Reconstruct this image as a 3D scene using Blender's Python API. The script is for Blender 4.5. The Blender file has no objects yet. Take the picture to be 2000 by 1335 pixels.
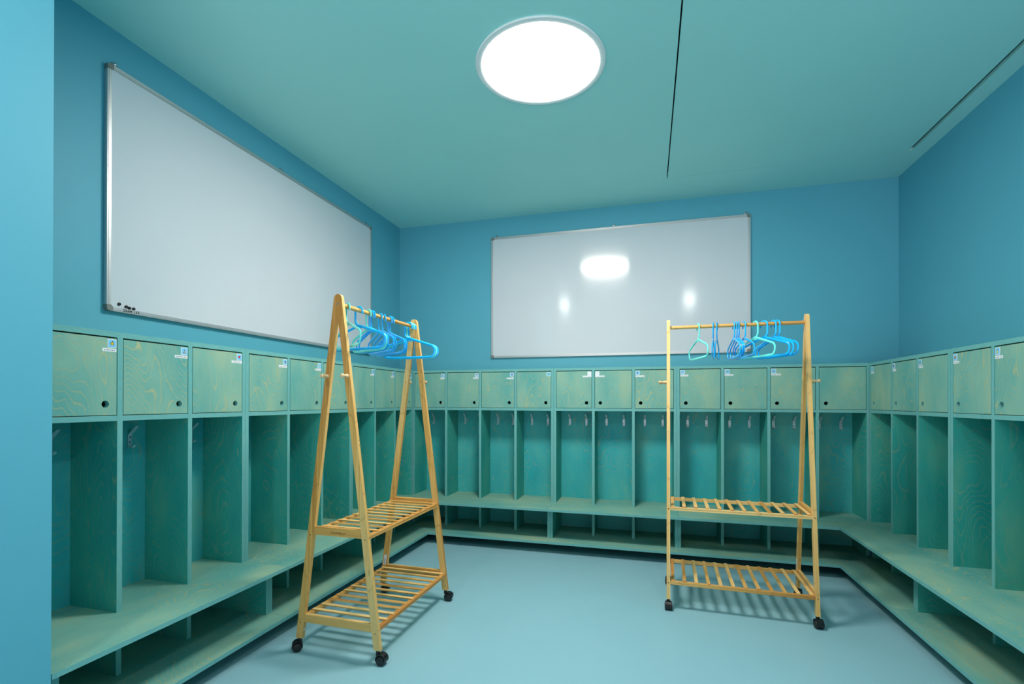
import bpy, bmesh, math, random
from mathutils import Vector, Matrix
from mathutils.geometry import tessellate_polygon

SC = bpy.context.scene
COL = SC.collection
PI = math.pi
W, H, D = 3.80, 2.635, 0.2825          # room width, ceiling height, depth of locker fronts from the wall
ZB, ZL, TP = 0.319, 0.088, 0.019       # bench top, lower shelf top, plywood thickness
ZTOP = 1.3385                          # locker top


def lin(c):
    c = c / 255.0
    return c / 12.92 if c <= 0.04045 else ((c + 0.055) / 1.055) ** 2.4


def rgb(r, g, b):
    return (lin(r), lin(g), lin(b), 1.0)


# ------------------------------------------------------------------ materials
class NT:
    def __init__(self, name):
        self.m = bpy.data.materials.new(name)
        self.m.use_nodes = True
        self.t = self.m.node_tree
        self.b = self.t.nodes['Principled BSDF']

    def n(self, typ, **kw):
        x = self.t.nodes.new(typ)
        for k, v in kw.items():
            if k.startswith('i_'):
                x.inputs[k[2:].replace('_', ' ')].default_value = v
            else:
                setattr(x, k, v)
        return x

    def l(self, a, b):
        self.t.links.new(a, b)

    def math(self, op, a, b=None, c=None, clamp=False):
        x = self.n('ShaderNodeMath', operation=op)
        x.use_clamp = clamp
        for i, v in enumerate((a, b, c)):
            if v is None:
                continue
            if isinstance(v, (int, float)):
                x.inputs[i].default_value = v
            else:
                self.l(v, x.inputs[i])
        return x.outputs[0]

    def ramp(self, fac, stops):
        x = self.n('ShaderNodeValToRGB')
        e = x.color_ramp.elements
        while len(e) < len(stops):
            e.new(0.5)
        for i, (p, c) in enumerate(stops):
            e[i].position = p
            e[i].color = c
        self.l(fac, x.inputs[0])
        return x.outputs[0]

    def mix(self, fac, a, b, mode='MIX'):
        x = self.n('ShaderNodeMix', data_type='RGBA', blend_type=mode)
        for s, v in ((x.inputs[0], fac), (x.inputs[6], a), (x.inputs[7], b)):
            if isinstance(v, (int, float)):
                s.default_value = v
            elif isinstance(v, tuple):
                s.default_value = v
            else:
                self.l(v, s)
        return x.outputs[2]

    def vec(self, src, scale=(1, 1, 1), loc=(0, 0, 0)):
        x = self.n('ShaderNodeMapping')
        x.inputs['Scale'].default_value = scale
        x.inputs['Location'].default_value = loc
        self.l(src, x.inputs['Vector'])
        return x.outputs[0]

    def noise(self, vec, scale, detail=2.0, rough=0.5, dist=0.0):
        x = self.n('ShaderNodeTexNoise')
        x.inputs['Scale'].default_value = scale
        x.inputs['Detail'].default_value = detail
        x.inputs['Roughness'].default_value = rough
        x.inputs['Distortion'].default_value = dist
        self.l(vec, x.inputs['Vector'])
        return x.outputs[0]

    def bump(self, h, strength, dist):
        x = self.n('ShaderNodeBump')
        x.inputs['Strength'].default_value = strength
        x.inputs['Distance'].default_value = dist
        self.l(h, x.inputs['Height'])
        self.l(x.outputs[0], self.b.inputs['Normal'])

    def base(self, c):
        if isinstance(c, tuple):
            self.b.inputs['Base Color'].default_value = c
        else:
            self.l(c, self.b.inputs['Base Color'])


def plain(name, col, rough=0.5, metal=0.0, vary=0.06, scale=30.0, spec=0.5, coat=0.0):
    k = NT(name)
    tc = k.n('ShaderNodeTexCoord').outputs['Object']
    f = k.noise(tc, scale, 3.0)
    dark = tuple(c * (1 - vary) for c in col[:3]) + (1,)
    lite = tuple(min(1, c * (1 + vary)) for c in col[:3]) + (1,)
    k.base(k.mix(f, dark, lite))
    k.b.inputs['Roughness'].default_value = rough
    k.b.inputs['Metallic'].default_value = metal
    k.b.inputs['Specular IOR Level'].default_value = spec
    k.b.inputs['Coat Weight'].default_value = coat
    k.b.inputs['Coat Roughness'].default_value = 0.08
    return k.m


def paint(name, col, rough, bump=0.12, spec=0.35, patch=0.05):
    k = NT(name)
    tc = k.n('ShaderNodeTexCoord').outputs['Object']
    big = k.noise(tc, 1.3, 3.0)
    dark = tuple(c * (1 - patch) for c in col[:3]) + (1,)
    lite = tuple(min(1, c * (1 + patch)) for c in col[:3]) + (1,)
    k.base(k.mix(big, dark, lite))
    k.b.inputs['Roughness'].default_value = rough
    k.b.inputs['Specular IOR Level'].default_value = spec
    h = k.noise(tc, 220.0, 2.0)
    h2 = k.noise(tc, 14.0, 3.0)
    k.bump(k.math('ADD', k.math('MULTIPLY', h, 0.5), k.math('MULTIPLY', h2, 0.9)), bump, 0.002)
    return k.m


def make_ply(name, tones, amount):
    k = NT(name)
    uv = k.n('ShaderNodeUVMap').outputs[0]
    wob = k.n('ShaderNodeTexNoise')
    wob.inputs['Scale'].default_value = 26.0
    wob.inputs['Detail'].default_value = 4.0
    k.l(k.vec(uv, (1.6, 0.7, 1)), wob.inputs['Vector'])
    off = k.n('ShaderNodeVectorMath', operation='SCALE')
    k.l(wob.outputs['Color'], off.inputs[0])
    off.inputs['Scale'].default_value = 0.028
    p = k.n('ShaderNodeVectorMath', operation='ADD')
    k.l(uv, p.inputs[0])
    k.l(off.outputs[0], p.inputs[1])
    field = k.noise(k.vec(p.outputs[0], (5.6, 1.7, 1)), 1.0, 1.3, 0.4)
    fr = k.math('FRACT', k.math('MULTIPLY', field, 36.0))
    d = k.math('ABSOLUTE', k.math('SUBTRACT', fr, 0.5))
    line = k.math('POWER', k.math('MULTIPLY', d, 2.0), 8.0)
    mask = k.ramp(k.noise(k.vec(uv, (3.2, 1.6, 1), (7, 3, 0)), 1.0, 2.0), [(0.34, (.12, .12, .12, 1)), (0.66, (1, 1, 1, 1))])
    line = k.math('MULTIPLY', line, mask)
    fibre = k.noise(k.vec(uv, (260.0, 9.0, 1)), 1.0, 3.0, 0.6)
    blot = k.noise(k.vec(uv, (5.0, 2.2, 1), (21, 11, 0)), 1.0, 3.0, 0.55)
    tone = k.ramp(blot, [(0.26, rgb(*tones[0])), (0.55, rgb(*tones[1])), (0.82, rgb(*tones[2]))])
    tone = k.mix(k.math('MULTIPLY', k.math('SUBTRACT', fibre, 0.35), 0.5, clamp=True), tone, rgb(*tones[3]))
    soft = k.math('MULTIPLY', k.math('POWER', k.math('MULTIPLY', d, 2.0), 2.0), 0.16)
    tone = k.mix(soft, tone, rgb(58, 132, 130))
    colr = k.mix(k.math('MULTIPLY', line, amount), tone, rgb(196, 188, 132))
    fine = k.math('MULTIPLY', k.ramp(k.noise(k.vec(uv, (120.0, 16.0, 1), (3, 9, 0)), 1.0, 2.0), [(0.60, (0, 0, 0, 1)), (0.75, (1, 1, 1, 1))]), 0.12)
    colr = k.mix(fine, colr, rgb(48, 128, 132))
    k.base(colr)
    k.b.inputs['Roughness'].default_value = 0.55
    k.b.inputs['Specular IOR Level'].default_value = 0.28
    k.bump(fibre, 0.05, 0.001)
    return k.m


def make_edge():
    k = NT('plywood_edge')
    uv = k.n('ShaderNodeUVMap').outputs[0]
    sep = k.n('ShaderNodeSeparateXYZ')
    k.l(uv, sep.inputs[0])
    s = k.math('SINE', k.math('MULTIPLY', sep.outputs[1], 6.283 * 6.5))
    n = k.noise(k.vec(uv, (30, 9, 1)), 1.0, 3.0)
    f = k.math('ADD', k.math('MULTIPLY', s, 0.22), k.math('MULTIPLY', n, 1.0), clamp=True)
    k.base(k.ramp(f, [(0.15, rgb(88, 158, 162)), (0.55, rgb(112, 178, 178)), (0.95, rgb(138, 186, 170))]))
    k.b.inputs['Roughness'].default_value = 0.6
    k.b.inputs['Specular IOR Level'].default_value = 0.25
    return k.m


def make_bamboo(name, a, b, c):
    k = NT(name)
    uv = k.n('ShaderNodeUVMap').outputs[0]
    strip = k.noise(k.vec(uv, (150.0, 0.9, 1)), 1.0, 2.0, 0.5)
    fine = k.noise(k.vec(uv, (700.0, 9.0, 1)), 1.0, 2.0)
    tint = k.noise(k.vec(uv, (0.5, 0.5, 1), (4, 2, 0)), 1.0, 0.0)
    f = k.math('ADD', k.math('MULTIPLY', strip, 0.55), k.math('ADD', k.math('MULTIPLY', fine, 0.2), k.math('MULTIPLY', k.math('SUBTRACT', tint, 0.30), 0.9)))
    col = k.ramp(f, [(0.34, a), (0.54, b), (0.78, c)])
    spot = k.noise(k.vec(uv, (48.0, 14.0, 1), (9, 5, 0)), 1.0, 1.0)
    node = k.ramp(spot, [(0.70, (0, 0, 0, 1)), (0.80, (1, 1, 1, 1))])
    col = k.mix(k.math('MULTIPLY', node, 0.55), col, rgb(150, 98, 42))
    sep = k.n('ShaderNodeSeparateXYZ')
    k.l(uv, sep.inputs[0])
    jit = k.noise(k.vec(uv, (9.0, 1.2, 1), (2, 8, 0)), 1.0, 1.0)
    ring = k.math('FRACT', k.math('ADD', k.math('MULTIPLY', sep.outputs[1], 3.1), k.math('MULTIPLY', jit, 1.6)))
    ring = k.math('POWER', k.math('SUBTRACT', 1.0, k.math('MULTIPLY', k.math('ABSOLUTE', k.math('SUBTRACT', ring, 0.5)), 2.0)), 46.0)
    col = k.mix(k.math('MULTIPLY', ring, 0.42), col, rgb(150, 96, 40))
    k.base(col)
    k.b.inputs['Roughness'].default_value = 0.42
    k.b.inputs['Specular IOR Level'].default_value = 0.4
    return k.m


def make_floor():
    k = NT('blue_vinyl_floor')
    tc = k.n('ShaderNodeTexCoord').outputs['Object']
    n = k.noise(tc, 2.0, 4.0)
    sp = k.noise(tc, 300.0, 2.0)
    c = k.mix(n, rgb(140, 186, 199), rgb(148, 192, 205))
    c = k.mix(k.math('MULTIPLY', sp, 0.10), c, rgb(90, 150, 172))
    k.base(c)
    k.b.inputs['Specular IOR Level'].default_value = 0.45
    k.l(k.ramp(k.noise(tc, 6.0, 4.0), [(0.3, (0.30,) * 3 + (1,)), (0.7, (0.42,) * 3 + (1,))]), k.b.inputs['Roughness'])
    k.bump(k.noise(tc, 40.0, 2.0), 0.04, 0.001)
    return k.m


def make_board():
    k = NT('white_enamel')
    tc = k.n('ShaderNodeTexCoord').outputs['Object']
    n = k.noise(tc, 3.0, 3.0)
    k.base(k.mix(n, rgb(204, 209, 217), rgb(210, 214, 221)))
    k.b.inputs['Roughness'].default_value = 0.105
    k.b.inputs['Anisotropic'].default_value = 0.75
    tg = k.n('ShaderNodeTangent', direction_type='UV_MAP')
    k.l(tg.outputs[0], k.b.inputs['Tangent'])
    k.b.inputs['Specular IOR Level'].default_value = 0.5
    st = k.noise(k.vec(tc, (4.0, 1.0, 500.0)), 1.0, 2.0)
    k.bump(st, 0.05, 0.0006)
    return k.m


def emit(name, col, strength):
    k = NT(name)
    tc = k.n('ShaderNodeTexCoord').outputs['Object']
    k.base((0.8, 0.8, 0.8, 1))
    k.l(k.mix(k.noise(tc, 3.0), col, tuple(c * 0.97 for c in col[:3]) + (1,)), k.b.inputs['Emission Color'])
    k.b.inputs['Emission Strength'].default_value = strength
    return k.m


M = {}
M['wall'] = paint('blue_wall_paint', rgb(90, 170, 192), 0.55)
M['ceil'] = paint('teal_ceiling_paint', rgb(168, 225, 223), 0.6)
M['floor'] = make_floor()
# veneer of the doors and seats took the stain paler than the dividers and the back panels
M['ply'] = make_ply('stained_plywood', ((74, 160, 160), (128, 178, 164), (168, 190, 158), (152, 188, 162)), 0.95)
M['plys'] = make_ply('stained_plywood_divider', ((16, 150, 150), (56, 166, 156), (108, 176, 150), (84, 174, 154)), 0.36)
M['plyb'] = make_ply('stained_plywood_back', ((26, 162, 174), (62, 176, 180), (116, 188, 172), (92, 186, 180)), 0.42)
M['edge'] = make_edge()
M['bamboo'] = make_bamboo('bamboo', rgb(186, 124, 56), rgb(224, 170, 94), rgb(242, 200, 134))
M['peg'] = make_bamboo('turned_beech', rgb(196, 152, 100), rgb(222, 184, 136), rgb(236, 206, 164))
M['board'] = make_board()
M['alu'] = plain('brushed_aluminium', rgb(196, 198, 200), 0.38, 0.75, 0.05, 80)
M['cap'] = plain('grey_plastic', rgb(120, 122, 118), 0.5)
M['chrome'] = plain('chrome', rgb(200, 205, 210), 0.15, 1.0)
M['steel'] = plain('satin_steel', rgb(206, 216, 224), 0.35, 0.3)
M['screw'] = plain('dark_screw', rgb(52, 42, 36), 0.4, 0.6)
M['black'] = plain('black_plastic', rgb(22, 23, 26), 0.38)
M['ink'] = plain('black_marker_ink', rgb(14, 14, 16), 0.5)
M['blue'] = plain('blue_plastic', rgb(20, 180, 255), 0.2, 0, 0.03, 20, 0.5, 0.3)
M['mint'] = plain('mint_plastic', rgb(110, 236, 226), 0.2, 0, 0.03, 20, 0.5, 0.3)
M['white'] = plain('white_plastic', rgb(236, 237, 238), 0.4, 0, 0.02)
M['paper'] = plain('white_paper', rgb(236, 236, 242), 0.6, 0, 0.02)
M['sky'] = plain('light_blue_card', rgb(122, 200, 242), 0.55, 0, 0.02)
M['pale'] = plain('faded_card', rgb(226, 236, 246), 0.55, 0, 0.03)
M['burn'] = plain('burnt_engraving', rgb(92, 56, 20), 0.7)
M['void'] = plain('dark_gap', rgb(10, 14, 18), 0.9)
M['lamp'] = emit('lamp_diffuser', (1.0, 0.93, 0.84, 1), 65.0)
M['spot'] = emit('downlight_diffuser', (1.0, 0.955, 0.90, 1), 150.0)
for nm, c in dict(yellow=(240, 196, 40), red=(206, 36, 32), brown=(128, 74, 48), green=(52, 150, 70), navy=(28, 70, 128), cream=(238, 232, 214),
                  orange=(226, 132, 48), pink=(236, 200, 206), grey=(150, 150, 156), lime=(176, 200, 70), dark=(38, 34, 34)).items():
    M['c_' + nm] = plain('print_' + nm, rgb(*c), 0.6, 0, 0.03)
CARD_SLOTS = ['paper', 'sky', 'pale', 'c_yellow', 'c_red', 'c_brown', 'c_green', 'c_navy', 'c_cream', 'c_orange', 'c_pink', 'c_grey', 'c_lime', 'c_dark']


# ------------------------------------------------------------------ mesh builder
class MB:
    """Collects shapes; build() links them as ONE mesh object."""
    def __init__(self, seed=None):
        self.v, self.f, self.uv, self.mi = [], [], [], []
        self.r = random.Random(seed)

    def face(self, idx, uvs, mi=0):
        self.f.append(idx)
        self.uv.append(uvs)
        self.mi.append(mi)

    def off(self):
        return (self.r.randint(0, 400) * 0.731, self.r.randint(0, 400) * 0.517)

    def prism(self, poly, lo, hi, axis, grain=None, mf=0, me=None, holes=()):
        """Polygon in the two axes other than AXIS (cyclic order), extruded along AXIS from lo to hi; grain = axis the grain runs along."""
        me = mf if me is None else me
        a = axis
        b, c = (a + 1) % 3, (a + 2) % 3

        def P(p, t):
            q = [0, 0, 0]
            q[a], q[b], q[c] = t, p[0], p[1]
            return tuple(q)
        o = self.off()
        swap = grain == b

        def UV(p):
            return (p[1] + o[0], p[0] + o[1]) if swap else (p[0] + o[0], p[1] + o[1])
        loops = [list(poly)] + [list(h) for h in holes]
        area = sum(poly[i][0] * poly[(i + 1) % len(poly)][1] - poly[(i + 1) % len(poly)][0] * poly[i][1] for i in range(len(poly)))
        if area < 0:
            loops[0].reverse()
        for h in loops[1:]:
            ar = sum(h[i][0] * h[(i + 1) % len(h)][1] - h[(i + 1) % len(h)][0] * h[i][1] for i in range(len(h)))
            if ar > 0:
                h.reverse()
        flat = [p for lp in loops for p in lp]
        n0 = len(self.v)
        self.v += [P(p, lo) for p in flat]
        n1 = len(self.v)
        self.v += [P(p, hi) for p in flat]
        if len(loops) == 1:
            tris = [tuple(range(len(flat)))]
        else:
            tris = []
            for t in tessellate_polygon([[Vector((p[0], p[1], 0)) for p in lp] for lp in loops]):
                (x0, y0), (x1, y1), (x2, y2) = flat[t[0]], flat[t[1]], flat[t[2]]
                ar = (x1 - x0) * (y2 - y0) - (x2 - x0) * (y1 - y0)
                tris.append(tuple(t) if ar > 0 else tuple(reversed(t)))
        for t in tris:
            self.face([n1 + i for i in t], [UV(flat[i]) for i in t], mf)
            self.face([n0 + i for i in reversed(t)], [UV(flat[i]) for i in reversed(t)], mf)
        s = 0
        for lp in loops:
            L = len(lp)
            run = self.r.random() * 50
            for i in range(L):
                j = (i + 1) % L
                d = math.hypot(lp[j][0] - lp[i][0], lp[j][1] - lp[i][1])
                if me == mf:
                    # the long way along the extrusion keeps the grain
                    if grain == a:
                        q = [(run + o[0], lo + o[1]), (run + d + o[0], lo + o[1]), (run + d + o[0], hi + o[1]), (run + o[0], hi + o[1])]
                    else:
                        q = [(lo + o[0], run + o[1]), (lo + o[0], run + d + o[1]), (hi + o[0], run + d + o[1]), (hi + o[0], run + o[1])]
                else:
                    q = [(run, 0.0), (run + d, 0.0), (run + d, 1.0), (run, 1.0)]
                self.face([n0 + s + i, n0 + s + j, n1 + s + j, n1 + s + i], q, me)
                run += d
            s += L

    def box(self, x0, x1, y0, y1, z0, z1, axis=2, grain=None, mf=0, me=None):
        lo = [min(x0, x1), min(y0, y1), min(z0, z1)]
        hi = [max(x0, x1), max(y0, y1), max(z0, z1)]
        a = axis
        b, c = (a + 1) % 3, (a + 2) % 3
        self.prism([(lo[b], lo[c]), (hi[b], lo[c]), (hi[b], hi[c]), (lo[b], hi[c])], lo[a], hi[a], a, grain, mf, me)

    def lathe(self, prof, origin=(0, 0, 0), direction=(0, 0, 1), n=24, mi=0, a0=0.0, a1=2 * PI):
        """prof: list of (distance along the axis, radius)."""
        d = Vector(direction).normalized()
        q = d.to_track_quat('Z', 'Y')
        O = Vector(origin)
        full = abs(a1 - a0) > 2 * PI - 1e-6
        k = n if full else n + 1
        rings = []
        for (h, r) in prof:
            base = len(self.v)
            if r < 1e-7 and full:
                self.v.append(tuple(O + q @ Vector((0, 0, h))))
                rings.append([base] * k)
            else:
                for i in range(k):
                    t = a0 + (a1 - a0) * i / n
                    self.v.append(tuple(O + q @ Vector((r * math.cos(t), r * math.sin(t), h))))
                rings.append(list(range(base, base + k)))
        o = self.off()
        for i in range(len(prof) - 1):
            A, B = rings[i], rings[i + 1]
            for j in range(n):
                j2 = (j + 1) % k if full else j + 1
                ids = [A[j], A[j2], B[j2], B[j]]
                u = [(j * 0.01 + o[0], prof[i][0] + o[1]), (j * 0.01 + 0.01 + o[0], prof[i][0] + o[1]),
                     (j * 0.01 + 0.01 + o[0], prof[i + 1][0] + o[1]), (j * 0.01 + o[0], prof[i + 1][0] + o[1])]
                ids2, u2 = [], []
                for a, b in zip(ids, u):
                    if a not in ids2:
                        ids2.append(a)
                        u2.append(b)
                if len(ids2) > 2:
                    self.face(ids2, u2, mi)

    def tube(self, pts, ra, rb=None, normal=(0, 1, 0), n=10, closed=False, mi=0):
        """Elliptical tube along pts lying in a plane with NORMAL: ra in the plane, rb along the normal."""
        rb = ra if rb is None else rb
        N = Vector(normal)
        P = [Vector(p) for p in pts]
        L = len(P)
        rings = []
        for i in range(L):
            if closed:
                t = (P[(i + 1) % L] - P[i - 1])
            else:
                t = P[min(i + 1, L - 1)] - P[max(i - 1, 0)]
            t.normalize()
            s = N.cross(t).normalized()
            base = len(self.v)
            for j in range(n):
                a = 2 * PI * j / n
                self.v.append(tuple(P[i] + s * (ra * math.cos(a)) + N * (rb * math.sin(a))))
            rings.append(list(range(base, base + n)))
        m = L if closed else L - 1
        for i in range(m):
            A, B = rings[i], rings[(i + 1) % L]
            for j in range(n):
                j2 = (j + 1) % n
                self.face([A[j], A[j2], B[j2], B[j]], [(0, 0), (0.01, 0), (0.01, 0.01), (0, 0.01)], mi)
        if not closed:
            self.face(list(reversed(rings[0])), [(0, 0)] * n, mi)
            self.face(rings[-1], [(0, 0)] * n, mi)

    def flat(self, poly3, mi=0):
        b = len(self.v)
        self.v += [tuple(p) for p in poly3]
        self.face(list(range(b, b + len(poly3))), [(0, 0)] * len(poly3), mi)

    def mesh(self, name, mats, smooth=False):
        me = bpy.data.meshes.new(name)
        me.from_pydata(self.v, [], self.f)
        ul = me.uv_layers.new(name='UVMap')
        k = 0
        for u in self.uv:
            for p in u:
                ul.data[k].uv = p
                k += 1
        for m in mats:
            me.materials.append(M[m])
        me.polygons.foreach_set('material_index', self.mi)
        bm = bmesh.new()
        bm.from_mesh(me)
        bmesh.ops.recalc_face_normals(bm, faces=bm.faces)
        bm.to_mesh(me)
        bm.free()
        if smooth:
            me.polygons.foreach_set('use_smooth', [True] * len(me.polygons))
            me.set_sharp_from_angle(angle=math.radians(35))
        me.update()
        return me


def obj(name, mb, mats, parent=None, smooth=False, bevel=0.0, mat=None):
    me = mb if isinstance(mb, bpy.types.Mesh) else mb.mesh(name, mats, smooth)
    o = bpy.data.objects.new(name, me)
    COL.objects.link(o)
    if parent is not None:
        o.parent = parent
    if mat is not None:
        o.matrix_local = mat
    if bevel:
        b = o.modifiers.new('edge_round', 'BEVEL')
        b.width = bevel
        b.segments = 2
        b.limit_method = 'ANGLE'
        b.angle_limit = math.radians(40)
    return o


def thing(name, label, cat, loc=(0, 0, 0), rz=0.0, group=None):
    o = bpy.data.objects.new(name, None)
    COL.objects.link(o)
    o.empty_display_size = 0.05
    o.location = loc
    o.rotation_euler = (0, 0, rz)
    return tag(o, label, cat, group)


def tag(o, label, cat, group=None, kind=None):
    o['label'] = label
    o['category'] = cat
    if group:
        o['group'] = group
    if kind:
        o['kind'] = kind
    return o


def struct(name, mb, mats, label, cat, **kw):
    return tag(obj(name, mb, mats, **kw), label, cat, None, 'structure')


def text_mesh(txt, size, mat, extrude=0.0002, spacing=1.0):
    cu = bpy.data.curves.new('lettering', 'FONT')
    cu.body = txt
    cu.size = size
    cu.extrude = extrude
    cu.space_character = spacing
    cu.align_x = 'CENTER'
    cu.align_y = 'CENTER'
    cu.resolution_u = 3
    t = bpy.data.objects.new('lettering', cu)
    COL.objects.link(t)
    dg = bpy.context.evaluated_depsgraph_get()
    me = bpy.data.meshes.new_from_object(t.evaluated_get(dg))
    bpy.data.objects.remove(t)
    bpy.data.curves.remove(cu)
    me.materials.clear()
    me.materials.append(M[mat])
    return me


# ------------------------------------------------------------------ room shell
YF = -5.2                                # room end behind the camera, left open for the added world light
STUB_X, STUB_Y = 0.5405, -3.012          # wall stub that the lockers stand behind
b = MB(1); b.box(-0.3, W + 0.3, YF, 0.2, -0.12, 0.0)
struct('floor', b, ['floor'], 'smooth light blue vinyl floor between the lockers', 'floor')
b = MB(2); b.box(-0.3, W + 0.3, 0.0, 0.2, 0.0, H + 0.12, axis=1)
struct('wall_back', b, ['wall'], 'blue painted wall behind the middle row of lockers', 'wall')
b = MB(3); b.box(-0.2, 0.0, STUB_Y - 0.02, 0.0, 0.0, H + 0.12, axis=0)
struct('wall_left', b, ['wall'], 'blue painted wall carrying the whiteboard with magnets', 'wall')
b = MB(4)
# stub edge leans a little, as in the photograph
b.prism([(-0.2, YF), (STUB_X, YF), (STUB_X, STUB_Y), (-0.2, STUB_Y)], 0.0, H + 0.12, 2)
struct('wall_front_left', b, ['wall'], 'bright blue wall stub that closes the niche beside the lockers', 'wall')
b = MB(5); b.box(W, W + 0.2, YF, 0.0, 0.0, H + 0.12, axis=0)
struct('wall_right', b, ['wall'], 'plain blue painted wall without a whiteboard', 'wall')
# ceiling: slabs with the open joints of the access panel and the slot beside the wall
PX0, PX1, PY0, PY1 = 2.2695, 3.684, -2.62, -0.4
g = 0.0035
b = MB(7)
zc0, zc1 = H, H + 0.02
b.box(-0.3, PX0 - g, YF, 0.2, zc0, zc1)
b.box(PX0 - g, W + 0.3, PY1 + 0.0036, 0.2, zc0, zc1)
b.box(PX0 - g, W + 0.3, YF, PY0 - 0.0012, zc0, zc1)
b.box(PX1 + 0.026, W + 0.3, PY0 - 0.0012, PY1 + 0.0036, zc0, zc1)
b.box(PX0 - 0.02, PX1 - 0.02, PY0 - 0.02, PY1 + 0.02, zc1 + 0.03, zc1 + 0.05, mf=1)
b.box(-0.3, W + 0.3, YF, 0.2, zc1 + 0.06, zc1 + 0.10)
struct('ceiling', b, ['ceil', 'void'], 'teal painted ceiling with a round lamp', 'ceiling')
b = MB(8); b.box(PX0 + g, PX1, PY0, PY1, zc0, zc1)
struct('trim_1', b, ['ceil'], 'flush ceiling access panel outlined by thin dark joints', 'ceiling panel')
b = MB(9); b.prism([(0, 0), (0, 0.116), (0.139, 0.116), (0.143, 0.112), (0.143, 0.004), (0.139, 0)], -0.003, 0.0, 1)
pl = obj('cover_plate', b, ['wall'])
pl.matrix_world = Matrix.Translation((2.5944, 0, 2.440))
tag(pl, 'blue painted blank cover plate above the whiteboard on the back wall', 'cover plate')


def round_lamp(name, x, y, r, ri, em, label, cat):
    t = thing(name, label, cat, (x, y, H))
    b = MB()
    b.lathe([(0.0, r * 0.985), (-0.006, r), (-0.010, r - 0.004), (-0.011, ri + 0.006), (-0.008, ri), (0.0, ri)], n=96)
    obj('bezel', b, ['white'], t, True)
    b = MB()
    b.lathe([(-0.0075, ri - 0.0008), (-0.0085, ri - 0.004), (-0.0085, 0.0)], n=96)
    obj('diffuser', b, [em], t, True)
    return t


round_lamp('ceiling_lamp', 1.665, -1.775, 0.297, 0.2665, 'lamp', 'large round white lamp set flush in the teal ceiling', 'ceiling lamp')
round_lamp('downlight', 0.86, -3.86, 0.092, 0.082, 'spot', 'small round downlight mirrored in the whiteboard, beside the wall stub', 'downlight', )
round_lamp('downlight', 2.74, -3.92, 0.102, 0.092, 'spot', 'small round downlight mirrored in the whiteboard, beside the plain wall', 'downlight')

# ------------------------------------------------------------------ picture cards and name tags
def circ(cx, cy, rx, ry, n=16, a0=0.0):
    return [(cx + rx * math.cos(a0 + 2 * PI * i / n), cy + ry * math.sin(a0 + 2 * PI * i / n)) for i in range(n)]


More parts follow.
